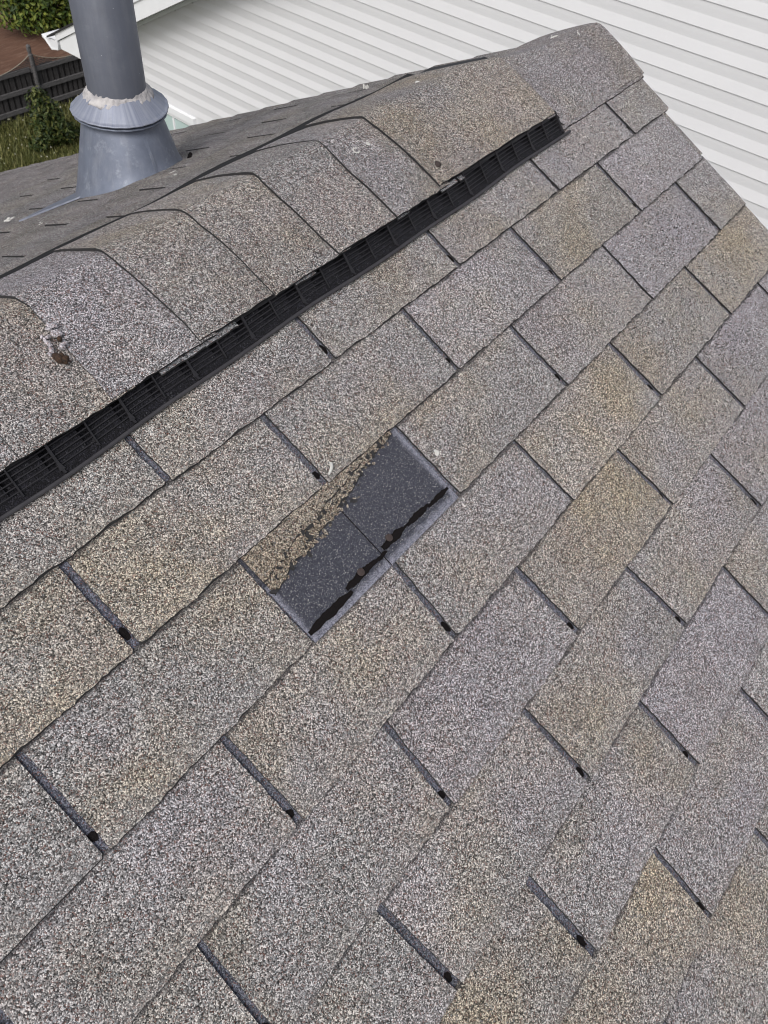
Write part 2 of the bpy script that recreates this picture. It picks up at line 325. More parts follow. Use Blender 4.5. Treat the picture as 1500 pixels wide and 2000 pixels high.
for k in range(NROW):
    v0, v1 = VB[k], VB[k + 1]
    # headlap of the next course: what shows at the bottom of the slots
    slabfn(NR, [(-2.6, v0 - .004), (-2.6, v1 - .004), (RAKE - .002, v1 - .004), (RAKE - .002, v0 - .004)],
           lambda u, q, k=k: floor_n(k, q) - .0012, lambda u, q, k=k: floor_n(k, q), 'headlap', [M['slot'], M['asphalt']], house, (0.1, 0.4, 0))
    cuts = CUTS[k]
    for i in range(len(cuts)):
        if (k, i) == (2, 4): continue                                           # the tab that blew off
        lt, lb = cuts[i]
        if lt < -2.5: continue
        rt, rb = cuts[i - 1] if i else (RAKE + rnd.uniform(-.003, .003) + (.018 if k == 0 else -.013 if k in (1, 4, 7) else 0),) * 2
        if i == 0 and k in (1, 4, 7):                                           # sliver of the strip under the cut back end
            slabfn(NR, [(RAKE - .016, v0 - .004), (RAKE - .016, v1 - .008), (RAKE + .003, v1 - .008), (RAKE + .003, v0 - .004)], lambda u, q, k=k: floor_n(k, q) + .0003, lambda u, q, k=k: floor_n(k, q) + .0022,
                   'shingle', [M['cap'], M['asphalt']], house, (.1, .4, 0))
        g = GAP / 2 if True else 0
        near = (lt > -1.75 and k < 11)
        st, am = (0.0055, 0.0012) if near else (0.06, 0.0006)
        gl = g * rnd.uniform(.75, 1.2); gr = (g * rnd.uniform(.75, 1.2)) if i else 0.0
        dv = rnd.uniform(-.0012, .0012); cr = rnd.uniform(.001, .003)
        P = [(lt + gl, v0 - .004), (lb + gl, v1 + dv - cr), (lb + gl + cr, v1 + dv), (rb - gr - cr, v1 + dv + rnd.uniform(-.001, .001)), (rb - gr, v1 + dv - cr), (rt - gr, v0 - .004)]
        poly = []
        for a, b in zip(P, P[1:]): poly += ragged(a, b, st, am, rnd)
        poly.append(P[-1])
        lift = rnd.uniform(.0002, .0009); tw = rnd.uniform(-.0008, .0008)
        def base(u, q, k=k, lift=lift, tw=tw, lt=lt):
            t = (q - VB[k]) / E_
            return floor_n(k, q) + .0002 + max(0, t) * (lift + tw * (u - lt - .15) / .15)
        tint = TINT.get((k, i), (rnd.uniform(.0, .45), rnd.uniform(0, .35)))
        tp = []; c_ = rnd.uniform(.0010, .0022)
        for a_, b_ in poly:                                                     # worn lower edge: bare asphalt shows along the cut
            if b_ > v1 - .0045:
                c_ = .5 * c_ + .5 * rnd.uniform(-.0010, .0032) if near else .0014
                b_ -= max(.0002, c_)
            tp.append((a_, b_))
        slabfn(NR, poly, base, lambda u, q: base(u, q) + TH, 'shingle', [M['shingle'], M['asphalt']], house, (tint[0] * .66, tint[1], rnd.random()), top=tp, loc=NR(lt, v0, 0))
        # the dab of adhesive that shows at the foot of a slot
        if near and i > 0 or (near and lt < RAKE - .05):
            if rnd.random() < .82 and not (k == 2 and i in (3, 4)):
                t0 = rnd.uniform(.80, .88); vv = v0 + (v1 - v0) * t0; cu = lt + (lb - lt) * t0; L = rnd.uniform(.005, .009); wv = GAP * .45
                n0 = floor_n(k, vv); pl = []
                for a_ in range(12):
                    an = a_ * math.pi / 6; rr = rnd.uniform(.8, 1.15)
                    pl.append((cu + math.cos(-an) * wv * rr, vv + math.sin(-an) * L * rr))
                slabfn(NR, pl[::-1], lambda u, q, n0=n0: n0 - .0003, lambda u, q, n0=n0, cu=cu, vv=vv: n0 + .0009, 'sealant', [M['tar'], M['tar']], house)

# --- the hole left by the lost tab
u0h, u1h, um = CUTS[2][4][0] - .001, CUTS[2][3][0] + .001, -1.0665
va, vb = VB[2] - .003, VB[3] + .0006
def patch(ua, ub, name, lowgap):
    nu, nv = 40, 34; vs = []; ed = []
    for j in range(nv + 1):
        for i in range(nu + 1):
            u = ua + (ub - ua) * i / nu; v = va + (vb - va) * j / nv
            vs.append(NR(u, v, floor_n(2, v) + .0012))
            e = max(1 - (vb - v) / .0165, 1 - (u1h - u) / .014, 1 - (u - u0h) / .011 if v > .29 else 0, 0)
            ed.append(min(1, e * 1.15))
    f = [(j * (nu + 1) + i, (j + 1) * (nu + 1) + i, (j + 1) * (nu + 1) + i + 1, j * (nu + 1) + i + 1) for j in range(nv) for i in range(nu)]
    o = mesh(name, vs, f, M['bared'], house)
    a = o.data.attributes.new('edge', 'FLOAT', 'POINT'); a.data.foreach_set('value', ed)
    o['label'] = 'bare bluish underlay in the gap of the lost tab'
    return o
patch(u0h, um - .0008, 'bared_underlay', 0); patch(um + .0008, u1h, 'bared_underlay', 0)
def tear(line, n0, n1, name, col):
    top = [(line[0][0], VB[2] - .003), (line[-1][0], VB[2] - .003)]
    pts = []
    for a, b in zip(line, line[1:]): pts += ragged(a, b, .0045, .0022, rnd)
    pts.append(line[-1])
    tp = [top[0]] + [(a, b - rnd.uniform(.0006, .0026)) for a, b in pts] + [top[1]]
    slabfn(NR, [top[0]] + pts + [top[1]], lambda u, q: floor_n(2, q) + n0, lambda u, q: floor_n(2, q) + n1, name, [M['torn'], M['asphalt']], house, col, top=tp)['label'] = 'ragged torn strip of the lost tab'
tear([(u0h + .004, .305), (-1.188, .300), (-1.165, .291), (-1.135, .292), (-1.105, .284), (-1.085, .286), (-1.06, .276), (-1.03, .272), (-1.005, .263), (-.985, .259), (-.95, .254), (-.925, .252)], .0016, .0028, 'torn_strip', (.35, .1, 0))
tear([(u0h + .003, .284), (-1.18, .280), (-1.15, .272), (-1.11, .272), (-1.07, .263), (-1.03, .259), (-.995, .2535), (-.97, .251)], .0030, .0044, 'torn_strip', (.3, .3, 0))
cr = MB()
TL = [(u0h + .004, .305), (-1.165, .292), (-1.105, .285), (-1.06, .277), (-1.005, .264), (-.95, .255)]
for _ in range(170):
    uu = rnd.uniform(u0h + .004, -.94); ve = float(np.interp(uu, [p[0] for p in TL], [p[1] for p in TL])); vv = ve + rnd.gauss(-.006, .007)
    if vv < VB[2] + .002: continue
    rr = rnd.uniform(.0008, .0026); n0 = floor_n(2, vv) + .0008; th_ = rnd.uniform(0, 6.28); el = rnd.uniform(1, 2.6); q = []
    for k_ in range(6):
        an = k_ * math.pi / 3; x_, y_ = math.cos(an) * rr * el, math.sin(an) * rr; q.append((uu + x_ * math.cos(th_) - y_ * math.sin(th_), vv + x_ * math.sin(th_) + y_ * math.cos(th_)))
    hh = .0042 + rnd.uniform(0, .0016) if vv < ve else rnd.uniform(.001, .0022)
    cr.add([NR(a, b, n0) for a, b in q] + [NR(a, b, n0 + hh) for a, b in q] , [tuple(range(5, -1, -1)), tuple(range(6, 12))] + [(i_, (i_ + 1) % 6, 6 + (i_ + 1) % 6, 6 + i_) for i_ in range(6)], 1 if rnd.random() < .4 else 0)
bmx = bmesh.new(); oc_ = cr.build('torn_crumbs', [M['torn'], M['asphalt']], house, color=(.4, .1, 0)); bmx.from_mesh(oc_.data); bmesh.ops.recalc_face_normals(bmx, faces=bmx.faces); bmx.to_mesh(oc_.data); bmx.free(); oc_['kind'] = 'stuff'
slabfn(NR, [(um - .004, .262), (um + .004, .262), (um + .004, VB[3]), (um - .004, VB[3])], lambda u, q: floor_n(2, q) + .0001, lambda u, q: floor_n(2, q) + .0004, 'seam_gap', [M['tar'], M['tar']], house)
# adhesive stripe of the course below, in dashes
for a, b, wd, v in [(-1.214, -1.134, .0075, .3655), (-1.138, -1.080, .0075, .3595), (-1.084, -1.058, .0042, .3605), (-1.060, -1.015, .0085, .3545), (-1.020, -1.004, .0025, .3550), (-1.008, -.960, .0062, .3560), (-.963, -.917, .0052, .3580)]:
    n = 22; up, dn = [], []; w1 = w2 = .9
    for q in range(n):
        t = q / (n - 1); e_ = .3 + .7 * math.sin(math.pi * min(max(t, .05), .95)) ** .6
        w1 = .55 * w1 + .45 * rnd.uniform(.35, 1.35); w2 = .55 * w2 + .45 * rnd.uniform(.35, 1.35)
        up.append((a + (b - a) * t, v + wd * .8 * e_ * w1)); dn.append((a + (b - a) * t, v - wd * .8 * e_ * w2))
    pl = up + dn[::-1]
    slabfn(NR, pl, lambda u, q: floor_n(2, q) + .001, lambda u, q: floor_n(2, q) + .0022, 'sealant_dash', [M['tar'], M['tar']], house)
for u, v in ((-1.042, .3505), (-1.107, .3565)):
    mb = MB(); n0 = floor_n(2, v) + .002
    mb.tube([NR(u, v, n0 - .0015), NR(u, v, n0 + .0012), NR(u, v, n0 + .0018)], [.0052, .0052, .0042], 14)
    mb.build('nail', M['nail'], house)['label'] = 'rusty nail head in the adhesive stripe of the bare gap'

# --- far slope: courses mirrored, seen at a grazing angle
FE, FT = 0.129, 0.335
farstuff = MB()
for k in range(-3, 20):
    d0 = .553 + FE * k; d1 = d0 + FE
    fl = lambda d, d0=d0: .0032 * (d - d0) / FE
    b = fl; ph = -.602 if k % 2 == 0 else -.435
    edges = sorted([ph + FT * j + rnd.uniform(-.006, .006) for j in range(-9, 4) if -3.2 < ph + FT * j < RAKE - .06])
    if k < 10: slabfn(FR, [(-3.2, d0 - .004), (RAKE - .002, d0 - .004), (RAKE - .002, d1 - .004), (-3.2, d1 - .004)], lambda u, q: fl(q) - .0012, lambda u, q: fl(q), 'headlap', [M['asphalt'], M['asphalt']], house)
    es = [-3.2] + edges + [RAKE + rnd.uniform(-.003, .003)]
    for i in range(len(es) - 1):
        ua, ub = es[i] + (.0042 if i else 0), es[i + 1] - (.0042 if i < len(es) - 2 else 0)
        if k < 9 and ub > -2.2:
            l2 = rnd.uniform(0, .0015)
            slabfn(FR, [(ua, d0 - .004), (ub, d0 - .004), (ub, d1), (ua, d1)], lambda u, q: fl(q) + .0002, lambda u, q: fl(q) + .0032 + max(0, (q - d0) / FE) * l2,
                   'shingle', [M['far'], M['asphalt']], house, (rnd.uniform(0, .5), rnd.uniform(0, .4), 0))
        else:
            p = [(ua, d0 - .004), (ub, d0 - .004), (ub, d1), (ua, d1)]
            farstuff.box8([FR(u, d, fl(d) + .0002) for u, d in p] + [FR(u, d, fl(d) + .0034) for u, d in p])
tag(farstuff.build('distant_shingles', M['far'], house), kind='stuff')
DF = .553 + FE * 20
# deck, boards and walls under the shingles
mb = MB()
va_, vb_ = -.10, VB[-1] - .02
mb.box8([NR(u, v, n) for n in (-.022, -.0016) for u, v in ((-3.4, vb_), (RAKE - .012, vb_), (RAKE - .012, va_), (-3.4, va_))])
mb.box8([FR(u, d, n) for n in (-.022, -.0016) for u, d in ((-3.4, .004), (RAKE - .012, .004), (RAKE - .012, DF), (-3.4, DF))])
mb.build('roof_deck', M['deck'], house)
mb = MB()
for fn, lo, hi in ((NR, vb_, -.08), (FR, -.0, DF)):
    q = [(RAKE - .036, lo), (RAKE - .014, lo), (RAKE - .014, hi), (RAKE - .036, hi)]
    if fn is FR: q = [(RAKE - .036, lo), (RAKE - .014, lo), (RAKE - .014, hi), (RAKE - .036, hi)]
    mb.box8([fn(u, v, -.19) for u, v in q] + [fn(u, v, -.024) for u, v in q])
mb.build('rake_board', M['white_paint'], house)
mb = MB()
yn, yf = NR(0, vb_ - .3)[1], FR(0, DF - .3)[1]
mb.box8([(-3.3, yn, -9.5), (-.1, yn, -9.5), (-.1, yf, -9.5), (-3.3, yf, -9.5), (-3.3, yn, NR(0, vb_ - .3)[2] - .2), (-.1, yn, NR(0, vb_ - .3)[2] - .2), (-.1, yf, FR(0, DF - .3)[2] - .2), (-3.3, yf, FR(0, DF - .3)[2] - .2)])
mb.build('wall', M['siding'], house)

# ------------------------------------------------------------------ ridge caps
def lerp(x, xs, ys): return float(np.interp(x, xs, ys))
def cap_profile(u):
    """(y, z) polyline across the ridge, near edge to far edge"""
    k = lerp(u, [-.172, -.160], [0, 1])                                # 0 over the vent, 1 straight on the roof
    e = lerp(u, [-.26, -.17, -.04, .10], [0, .25, .8, 1])
    yc, zc = lerp(e, [0, 1], [.136, .096]), lerp(u, [-.26, -.17, -.08, .04, .18], [.0755, .070, .062, .056, .053])
    nv, nn = lerp(k, [0, 1], [.0085, .031]), lerp(k, [0, 1], [.0245, .0098])
    a = np.array(NR(0, nv, nn)[1:])
    fd, fh = lerp(u, [-.26, -.10, .18], [.171, .150, .140]), lerp(u, [-.26, -.14, 0, .18], [.0505, .034, .014, .010])
    b = np.array(FR(0, fd, fh)[1:])
    c = np.array([yc - .006, zc - .0002])
    pts = [a]
    for t in (.2, .4, .6, .75, .86, .93): pts.append(a + (c - a) * t + np.array([-.001, .0025]) * math.sin(math.pi * t))
    c2 = np.array([yc + .012, zc - .003])
    pts += [c, c * .5 + c2 * .5 + np.array([0, .0022]), c2]
    for t in (.3, .6, .85, 1.0): pts.append(c2 + (b - c2) * t + np.array([.001, .002]) * math.sin(math.pi * t))
    p = np.array(pts)
    for _ in range(1): p[1:-1] = p[1:-1] * .5 + (p[:-2] + p[2:]) * .25
    return p
def make_cap(ub, ue, tint, name='ridge_cap', lift0=.0052, short=0.0, jag=.0012):
    nu = max(8, int((ue - ub) / .012)); th = .0036; rows_t, rows_b = [], []
    s = rnd.uniform(-.003, .003); wob = [rnd.uniform(-jag, jag) for _ in range(nu + 1)]
    wobf = [rnd.uniform(-jag, jag) for _ in range(nu + 1)]
    ph = [rnd.uniform(0, 6) for _ in range(3)]
    for i in range(nu + 1):
        t = i / nu; u = ub + (ue - ub) * t
        p = cap_profile(u); q = p.copy(); n = len(p)
        tan = np.gradient(p, axis=0); tan /= np.linalg.norm(tan, axis=1)[:, None]; nor = np.c_[-tan[:, 1], tan[:, 0]]
        lift = lift0 * (1 - t) + .0003
        top, bot = [], []
        for j in range(n):
            uu = u + (rnd.uniform(-.0012, .0012) if i == 0 else 0) + .004 * math.sin(ph[0] + j * .5) * (i == 0)
            x = p[j] + nor[j] * (lift + .0008 * math.sin(ph[1] + u * 34 + j * .4))
            if j == 0: x = x - tan[0] * (wob[i] + s + short)
            if j == n - 1: x = x + tan[-1] * (wobf[i] + s)
            top.append((uu, *x)); bot.append((uu, *(x - nor[j] * th)))
        rows_t.append(top); rows_b.append(bot)
    n = len(top); v = [x for r in rows_t for x in r] + [x for r in rows_b for x in r]; o = n * (nu + 1); f = []; km = []
    for i in range(nu):
        for j in range(n - 1):
            a, b, c, d = i * n + j, (i + 1) * n + j, (i + 1) * n + j + 1, i * n + j + 1
            f.append((a, b, c, d)); km.append(0); f.append((o + d, o + c, o + b, o + a)); km.append(1)
        for j, rev in ((0, 0), (n - 1, 1)):
            a, b = i * n + j, (i + 1) * n + j; q = (a, o + a, o + b, b); f.append(q[::-1] if rev else q); km.append(1)
    for i, rev in ((0, 1), (nu, 0)):
        for j in range(n - 1):
            a, b = i * n + j, i * n + j + 1; q = (a, b, o + b, o + a); f.append(q[::-1] if rev else q); km.append(1)
    return mesh(name, v, f, [M['cap'], M['asphalt']], house, None, km, color=(*tint, rnd.random()), smooth=False)
BUTT = [-.552, -.664, -.803, -.936, -1.070, -1.203, -1.335, -1.465, -1.595, -1.725, -1.855, -1.985, -2.115, -2.245]
CT = [(.40, .1), (.15, .25), (.15, .25), (.25, .1), (.3, .15), (.05, .6), (.25, .25)] + [(.3, .2)] * 10
make_cap(-.20, .178, (.22, .45), lift0=-.0025)                                  # last cap, straight on the roof beyond the vent
c = make_cap(-.552, -.166, (.42, .1), lift0=.0055); c['label'] = 'long tan ridge cap over the end of the vent'
for i, ub in enumerate(BUTT[1:]): make_cap(ub, BUTT[i] + .03, CT[i + 1], lift0=.0036 + .0012 * (i % 2))
# lower ply peeping out under the last cap
def lowply():
    lo = ragged((.172, .0385), (-.165, .0375), .006, .0014, rnd) + [(-.165, .0375)]
    poly = lo + [(-.165, .0), (.172, .0)]; tp = [(a, b - rnd.uniform(.0008, .002)) for a, b in lo] + poly[-2:]
    slabfn(NR, poly[::-1], lambda u, q: .0042, lambda u, q: .0074, 'ridge_cap', [M['cap'], M['asphalt']], house, (.1, .6, 0), top=tp[::-1])
lowply()
# pale frayed plies hanging out below the cap edges over the vent
for ua, ub, dv in ((-1.135, -1.06, .0050), (-1.062, -1.005, .0062), (-.545, -.500, .0045), (-.494, -.480, .0050), (-.66, -.63, .003), (-.89, -.85, .003)):
    lo = ragged((ua, dv), (ub, dv * rnd.uniform(.7, 1.1)), .004, .0011, rnd) + [(ub, dv)]
    slabfn(lambda u, q, h: (u, -.018 - q * .943, .019 - q * .333 + h), lo + [(ub, -.02), (ua, -.02)], lambda u, q: -.0072, lambda u, q: -.0046, 'frayed_ply', [M['ply'], M['asphalt']], house)

# ------------------------------------------------------------------ ridge vent
VL, VR = -2.2, -.172
vent = empty('ridge_vent', (-1.0, YA, ZA), 'long black plastic ridge vent with louvred grille under the ridge caps', 'ridge vent')
def face(t): return (.0385 - .0365 * t, .0060 + .0165 * t)          # grille slope, foot to top: (v, n)
def sag(u): return .0016 * math.sin(u * 9.0 + .7) + .0011 * math.sin(u * 23)
# flange: a lip along the front with the tray behind it
def strip(name, prof, ua, ub, nseg, mat, fn=NR, s=1.0):
    v = []; f = []; n = len(prof)
    for i in range(nseg + 1):
        u = ua + (ub - ua) * i / nseg
        for (q, h) in prof: v.append(fn(u, q + sag(u) * s, h))
    for i in range(nseg):
        for j in range(n): f.append((i * n + j, i * n + (j + 1) % n, (i + 1) * n + (j + 1) % n, (i + 1) * n + j))
    f += [tuple(range(n))[::-1], tuple(nseg * n + j for j in range(n))]
    bm = bmesh.new(); o = mesh(name, v, f, mat, vent); bm.from_mesh(o.data); bmesh.ops.recalc_face_normals(bm, faces=bm.faces); bm.to_mesh(o.data); bm.free()
    return o
strip('flange', [(.0480, .0088), (.0480, .0112), (.0465, .0122), (.0440, .0118), (.0428, .0090), (.0428, .0076), (.0440, .0074)], VL, VR + .016, 90, M['rail'])
strip('tray', [(.0430, .0074), (.0430, .0079), (-.06, .0078), (-.06, .0072)], VL, VR + .002, 40, M['grit'])
strip('top_board', [(-.0165, .0125), (-.0155, .0160), (.125, .0665), (.150, .0660), (.268, .0105), (.268, .0065), (.125, .0600)], VL, VR - .006, 60, M['plastic'], lambda u, q, h: (u, q, h), .25)
strip('far_wing', [(.255, .0125), (.255, .0095), (.2905, .0025), (.2905, .0055)], VL, VR - .05, 60, M['pit'], lambda u, q, h: (u, q, h), 2.4)
for j in range(6):                                                  # louvre fins, one behind the other
    t = .20 + j * .15; v_, n_ = face(t)
    strip('fin', [(v_ + .0007, n_ - .0012), (v_ + .0007, n_ + .0004), (v_ - .0007, n_ + .0004), (v_ - .0007, n_ - .0012)], VL, VR, 60, M['plastic'])
u = VR - .0012; i = 0
while u > VL + .06:
    bold = (i % 2 == 0); wd = .0016 if bold else .0009
    def rib(u, wd, bold):
        mb = MB(); path = [(.0425, .0112), (.0375, .0098)] if bold else [(.0385, .0090)]
        path += [(face(t)[0] + .0016, face(t)[1] + .0016) for t in (.3, .6, 1.0)]
        for (a, b), (a2, b2) in zip(path, path[1:]):
            e = .0022 if bold and b < .0100 else 0
            mb.box8([NR(u - wd - e, a + sag(u), b - .0016), NR(u + wd + e, a + sag(u), b - .0016), NR(u + wd, a2 + sag(u), b2 - .0016), NR(u - wd, a2 + sag(u), b2 - .0016),
                     NR(u - wd - e, a + sag(u), b + .0004), NR(u + wd + e, a + sag(u), b + .0004), NR(u + wd, a2 + sag(u), b2 + .0004), NR(u - wd, a2 + sag(u), b2 + .0004)])
        return mb.build('rib', M['plastic'], vent)
    rib(u, wd, bold)
    mb = MB(); a, b = u - .049, u - .0205
    if u < -1.0: a, b = u - .050, u - .012
    (v0, n0), (v1, n1) = face(.16), face(.93)
    mb.box8([NR(a, v0 + sag(u), n0 - .002), NR(b, v0 + sag(u), n0 - .002), NR(b, v1 + sag(u), n1 - .009), NR(a, v1 + sag(u), n1 - .009), NR(a, v0 + sag(u), n0 + .0002), NR(b, v0 + sag(u), n0 + .0002), NR(b, v1 + sag(u), n1 - .0032), NR(a, v1 + sag(u), n1 - .0032)])
    mb.build('baffle', M['grit'], vent)
    u -= .0512; i += 1
mb = MB()                                                           # end plate and the far-side wing
mb.box8([NR(VR - .0016, .0345, .006), NR(VR + .0012, .0345, .006), NR(VR + .0012, -.01, .012), NR(VR - .0016, -.01, .012), NR(VR - .0016, .0345, .0115), NR(VR + .0012, .0345, .0115), NR(VR + .0012, .002, .0235), NR(VR - .0016, .002, .0235)])
mb.build('end_plate', M['plastic'], vent)
mb = MB()
p = [(VR - .20, .272, .004), (VR - .004, .283, -.006), (VR, .302, -.017), (VR - .20, .300, -.002)]
mb.box8([(a, y, z - .003) for a, y, z in p] + [(a, y, z + .0005) for a, y, z in p])
q = [(VL, .188), (VR + .016, .188), (VR + .016, .212), (VL, .212)]
mb.box8([FR(a, d, .0075) for a, d in q] + [FR(a, d, .0125) for a, d in q])
mb.build('far_grille', M['plastic'], vent)

# ------------------------------------------------------------------ flue pipe
PX, PY = -.436, .932
PZ = ZA - (PY - YA) * .505
pipe = empty('vent_pipe', (PX, PY, PZ), 'grey metal flue pipe with flared collar rising from a cone flashing', 'vent pipe')
def lathe(name, prof, mat, n=72, wob=None, smooth=True):
    v = []; f = []; m = len(prof)
    for i in range(n):
        a = 2 * math.pi * i / n
        for j, (r, z) in enumerate(prof):
            dr, dz = wob(a, j) if wob else (0, 0)
            v.append((PX + math.cos(a) * (r + dr), PY + math.sin(a) * (r + dr), z + dz))
    for i in range(n):
        for j in range(m - 1): f.append((i * m + j, ((i + 1) % n) * m + j, ((i + 1) % n) * m + j + 1, i * m + j + 1))
    o = mesh(name, v, f, mat, pipe, (PX, PY, PZ), smooth=smooth)
    bm = bmesh.new(); bm.from_mesh(o.data); bmesh.ops.recalc_face_normals(bm, faces=bm.faces); bm.to_mesh(o.data); bm.free()
    return o
ZC = -.160                                                          # where the pipe leaves the sealant
lathe('flue', [(.0645, -.33), (.0645, .62), (.060, .62), (.060, .2)], M['pipe'])
mb = MB(); mb.bar((PX + .0635, PY - .012, -.15), (PX + .0635, PY - .012, .6), (.002, 0, 0), (0, .005, 0)); mb.build('seam', M['pipe'], pipe)
ph = [rnd.uniform(0, 6) for _ in range(6)]
def wc(a, j): return (.0012 * math.sin(3 * a + ph[0]) + .0008 * math.sin(23 * a), .0016 * math.sin(2 * a + ph[1]))
lathe('storm_collar', [(.0665, -.168), (.0735, -.1735), (.082, -.1815), (.091, -.1895), (.0985, -.1965), (.1005, -.1980), (.1030, -.2008), (.1050, -.2012), (.1082, -.2022), (.1094, -.2036), (.1092, -.2052), (.1070, -.2062), (.090, -.2040), (.082, -.2000)], M['collar'], wob=wc)
lathe('lower_ring', [(.084, -.2085), (.098, -.2105), (.1035, -.2108), (.1058, -.2122), (.1056, -.2146), (.1030, -.2158), (.094, -.2150), (.084, -.2135)], M['cone'], wob=wc)
def ws(a, j): return (.0016 * math.sin(5 * a + ph[2]) * (j in (1, 2, 3)) + .0008 * math.sin(13 * a + j * 2.1) * (j > 0) + .0006 * math.sin(31 * a + j), (.0022 * math.sin(2 * a + ph[3]) + .0012 * math.sin(5 * a + ph[4]) + .0005 * math.sin(19 * a + j) + .0003 * math.sin(41 * a)) * (1 if j in (0, 5, 6) else .6))
lathe('sealant_ring', [(.0640, -.1590), (.0655, -.1612), (.0672, -.1650), (.0695, -.1690), (.0728, -.1722), (.0765, -.1765), (.0790, -.1810), (.070, -.182)], M['caulk'], 220, ws)
# cone flashing, cut to the slope of the far roof
prof_n = 9; n = 72; v = []; f = []
for i in range(n):
    a = 2 * math.pi * i / n; ca_, sa_ = math.cos(a), math.sin(a)
    rb = .138 + .008 * max(0, sa_) - .018 * max(0, math.cos(a - R(-38))); zb = PZ - rb * sa_ * .505 + .006
    for j in range(prof_n + 1):
        t = j / prof_n; r = .0865 + (rb - .0865) * (t ** .96) + .004 * max(0, t - .85) / .15; z = -.214 + (zb + .214) * t
        v.append((PX + ca_ * r, PY + sa_ * r, z))
for i in range(n):
    for j in range(prof_n): f.append((i * (prof_n + 1) + j, i * (prof_n + 1) + j + 1, ((i + 1) % n) * (prof_n + 1) + j + 1, ((i + 1) % n) * (prof_n + 1) + j))
mesh('cone_flashing', v, f, M['cone'], pipe, (PX, PY, PZ), smooth=True)
a = R(-101); rb = .138 - .018 * math.cos(a - R(-38)); mb = MB(); zb = PZ - rb * math.sin(a) * .505 + .006                 # standing seam down the cone
d = np.array([math.cos(a), math.sin(a), 0]); tq = np.array([-math.sin(a), math.cos(a), 0])
mb.bar(np.array([PX, PY, -.222]) + d * .0885, np.array([PX, PY, zb]) + d * (rb + .002), tq * .0035, d * .0016); mb.build('seam', M['cone'], pipe)
pl = [(-.60, .72), (-.26, .72), (-.245, 1.16), (-.70, 1.16)]                          # base plate lying on the far slope
dd = lambda y: (y - YA) / CB
pl = [(-.575, dd(.955)), (-.40, dd(.87)), (-.36, dd(1.00)), (-.50, dd(1.05)), (-.71, dd(1.02))]
slabfn(FR, pl, lambda u, q: .0062, lambda u, q: .0100, 'base_plate', [M['cone'], M['collar']], pipe)
for u, d_ in ((-.355, .80), (-.33, .83)):
    mb = MB(); mb.tube([FR(u, d_, .002), FR(u, d_, .007), FR(u + .004, d_, .011)], [.0065, .006, .003], 7); mb.build('tar_blob', M['tar'], pipe)

# ------------------------------------------------------------------ neighbour's house
SD = Vector((.0704, .9971, -.0274)).normalized(); NW = Vector((SD.y, -SD.x, 0)).normalized(); UPW = NW.cross(SD) * -1
if UPW.z < 0: UPW = -UPW
DW = 3.2; P0 = Vector((.17, 0, 0)) + NW * DW
def WP(a, z, out=0.0):                                             # a along the planks, z up, out towards us
    return tuple(P0 + SD * a + UPW * z - NW * out)
def WL(a, z, out=0.0): return WP(a, z + .0274 * a, out)             # the same with level coordinates
nb = empty('neighbour_house', WL(3, -9.5, -2), 'white vinyl sided house next door seen past the roof edge', 'house')
PB = .1289; Z0 = -.7551 + .082
GE = 7.60                                                          # where the wall ends on the left, under the eave
def rake_z(a): return -2.906 - .508 * (a - 7.324)                     # underside of the rake trim along the wall
prof = [(.004, .0005), (0, .0064), (-.030, .0054), (-.062, .0034), (-.066, .0033), (-.070, .0040), (-PB + .002, .0118), (-PB, .0110), (-PB - .0006, .0005)]
for i in range(-22, 58):
    zt = Z0 - PB * i; a_hi = min(GE, (-2.691 + .508 * 7.324 - .18 - zt) / (.508 - .0274) + .12)
    if a_hi < -4.4: continue
    p = [(zt + dz, o) for dz, o in prof]; v = []
    aa, bb = -4.6, a_hi - .0
    for a_ in (aa, bb): v += [WP(a_, z, o) for z, o in p]
    n = len(p); f = [(j + 1, j, n + j, n + j + 1) for j in range(n - 1)]
    mesh('siding_plank', v, f, M['siding'], nb, smooth=False)
mb = MB()
zr = lambda a: rake_z(a)
pp = [(-4.6, -9.5), (GE, -9.5), (GE, zr(GE) + .03), (-.5, zr(-.5)), (-4.6, zr(-.5) - 4.1 * .508)]
v = [WL(a, z, -.02) for a, z in pp] + [WL(a, z, -6.5) for a, z in pp]
mesh('wall', v, [(4, 3, 2, 1, 0), (5, 6, 7, 8, 9)] + [(i, (i + 1) % 5, 5 + (i + 1) % 5, 5 + i) for i in range(5)], M['siding'], nb)
# rake trim: soffit, fascia and roof edge running up the gable
OV = .25
def rakebar(name, a0, a1, zlo, zhi, o0, o1, mat):
    mb = MB(); mb.box8([WL(a, zr(a) + z, o) for z in (zlo, zhi) for a, o in ((a0, o0), (a0, o1), (a1, o1), (a1, o0))])
    o = mb.build(name, mat, nb); bm = bmesh.new(); bm.from_mesh(o.data); bmesh.ops.recalc_face_normals(bm, faces=bm.faces); bm.to_mesh(o.data); bm.free(); return o
dz = .03
rakebar('soffit', -.5, 7.40, dz - .012, dz, .0, OV - .02, M['white_paint'])
rakebar('frieze_board', -.5, 7.40, -.02, dz - .014, .004, .020, M['white_paint'])
rakebar('fascia', -.5, 7.32, .0, .210, OV - .018, OV, M['white_paint'])
rakebar('drip_edge', -.5, 7.775, .150, .216, OV + .001, OV + .014, M['white_paint'])
rakebar('roof', -.5, 7.94, .218, .236, -6.6, OV + .03, M['asphalt'])
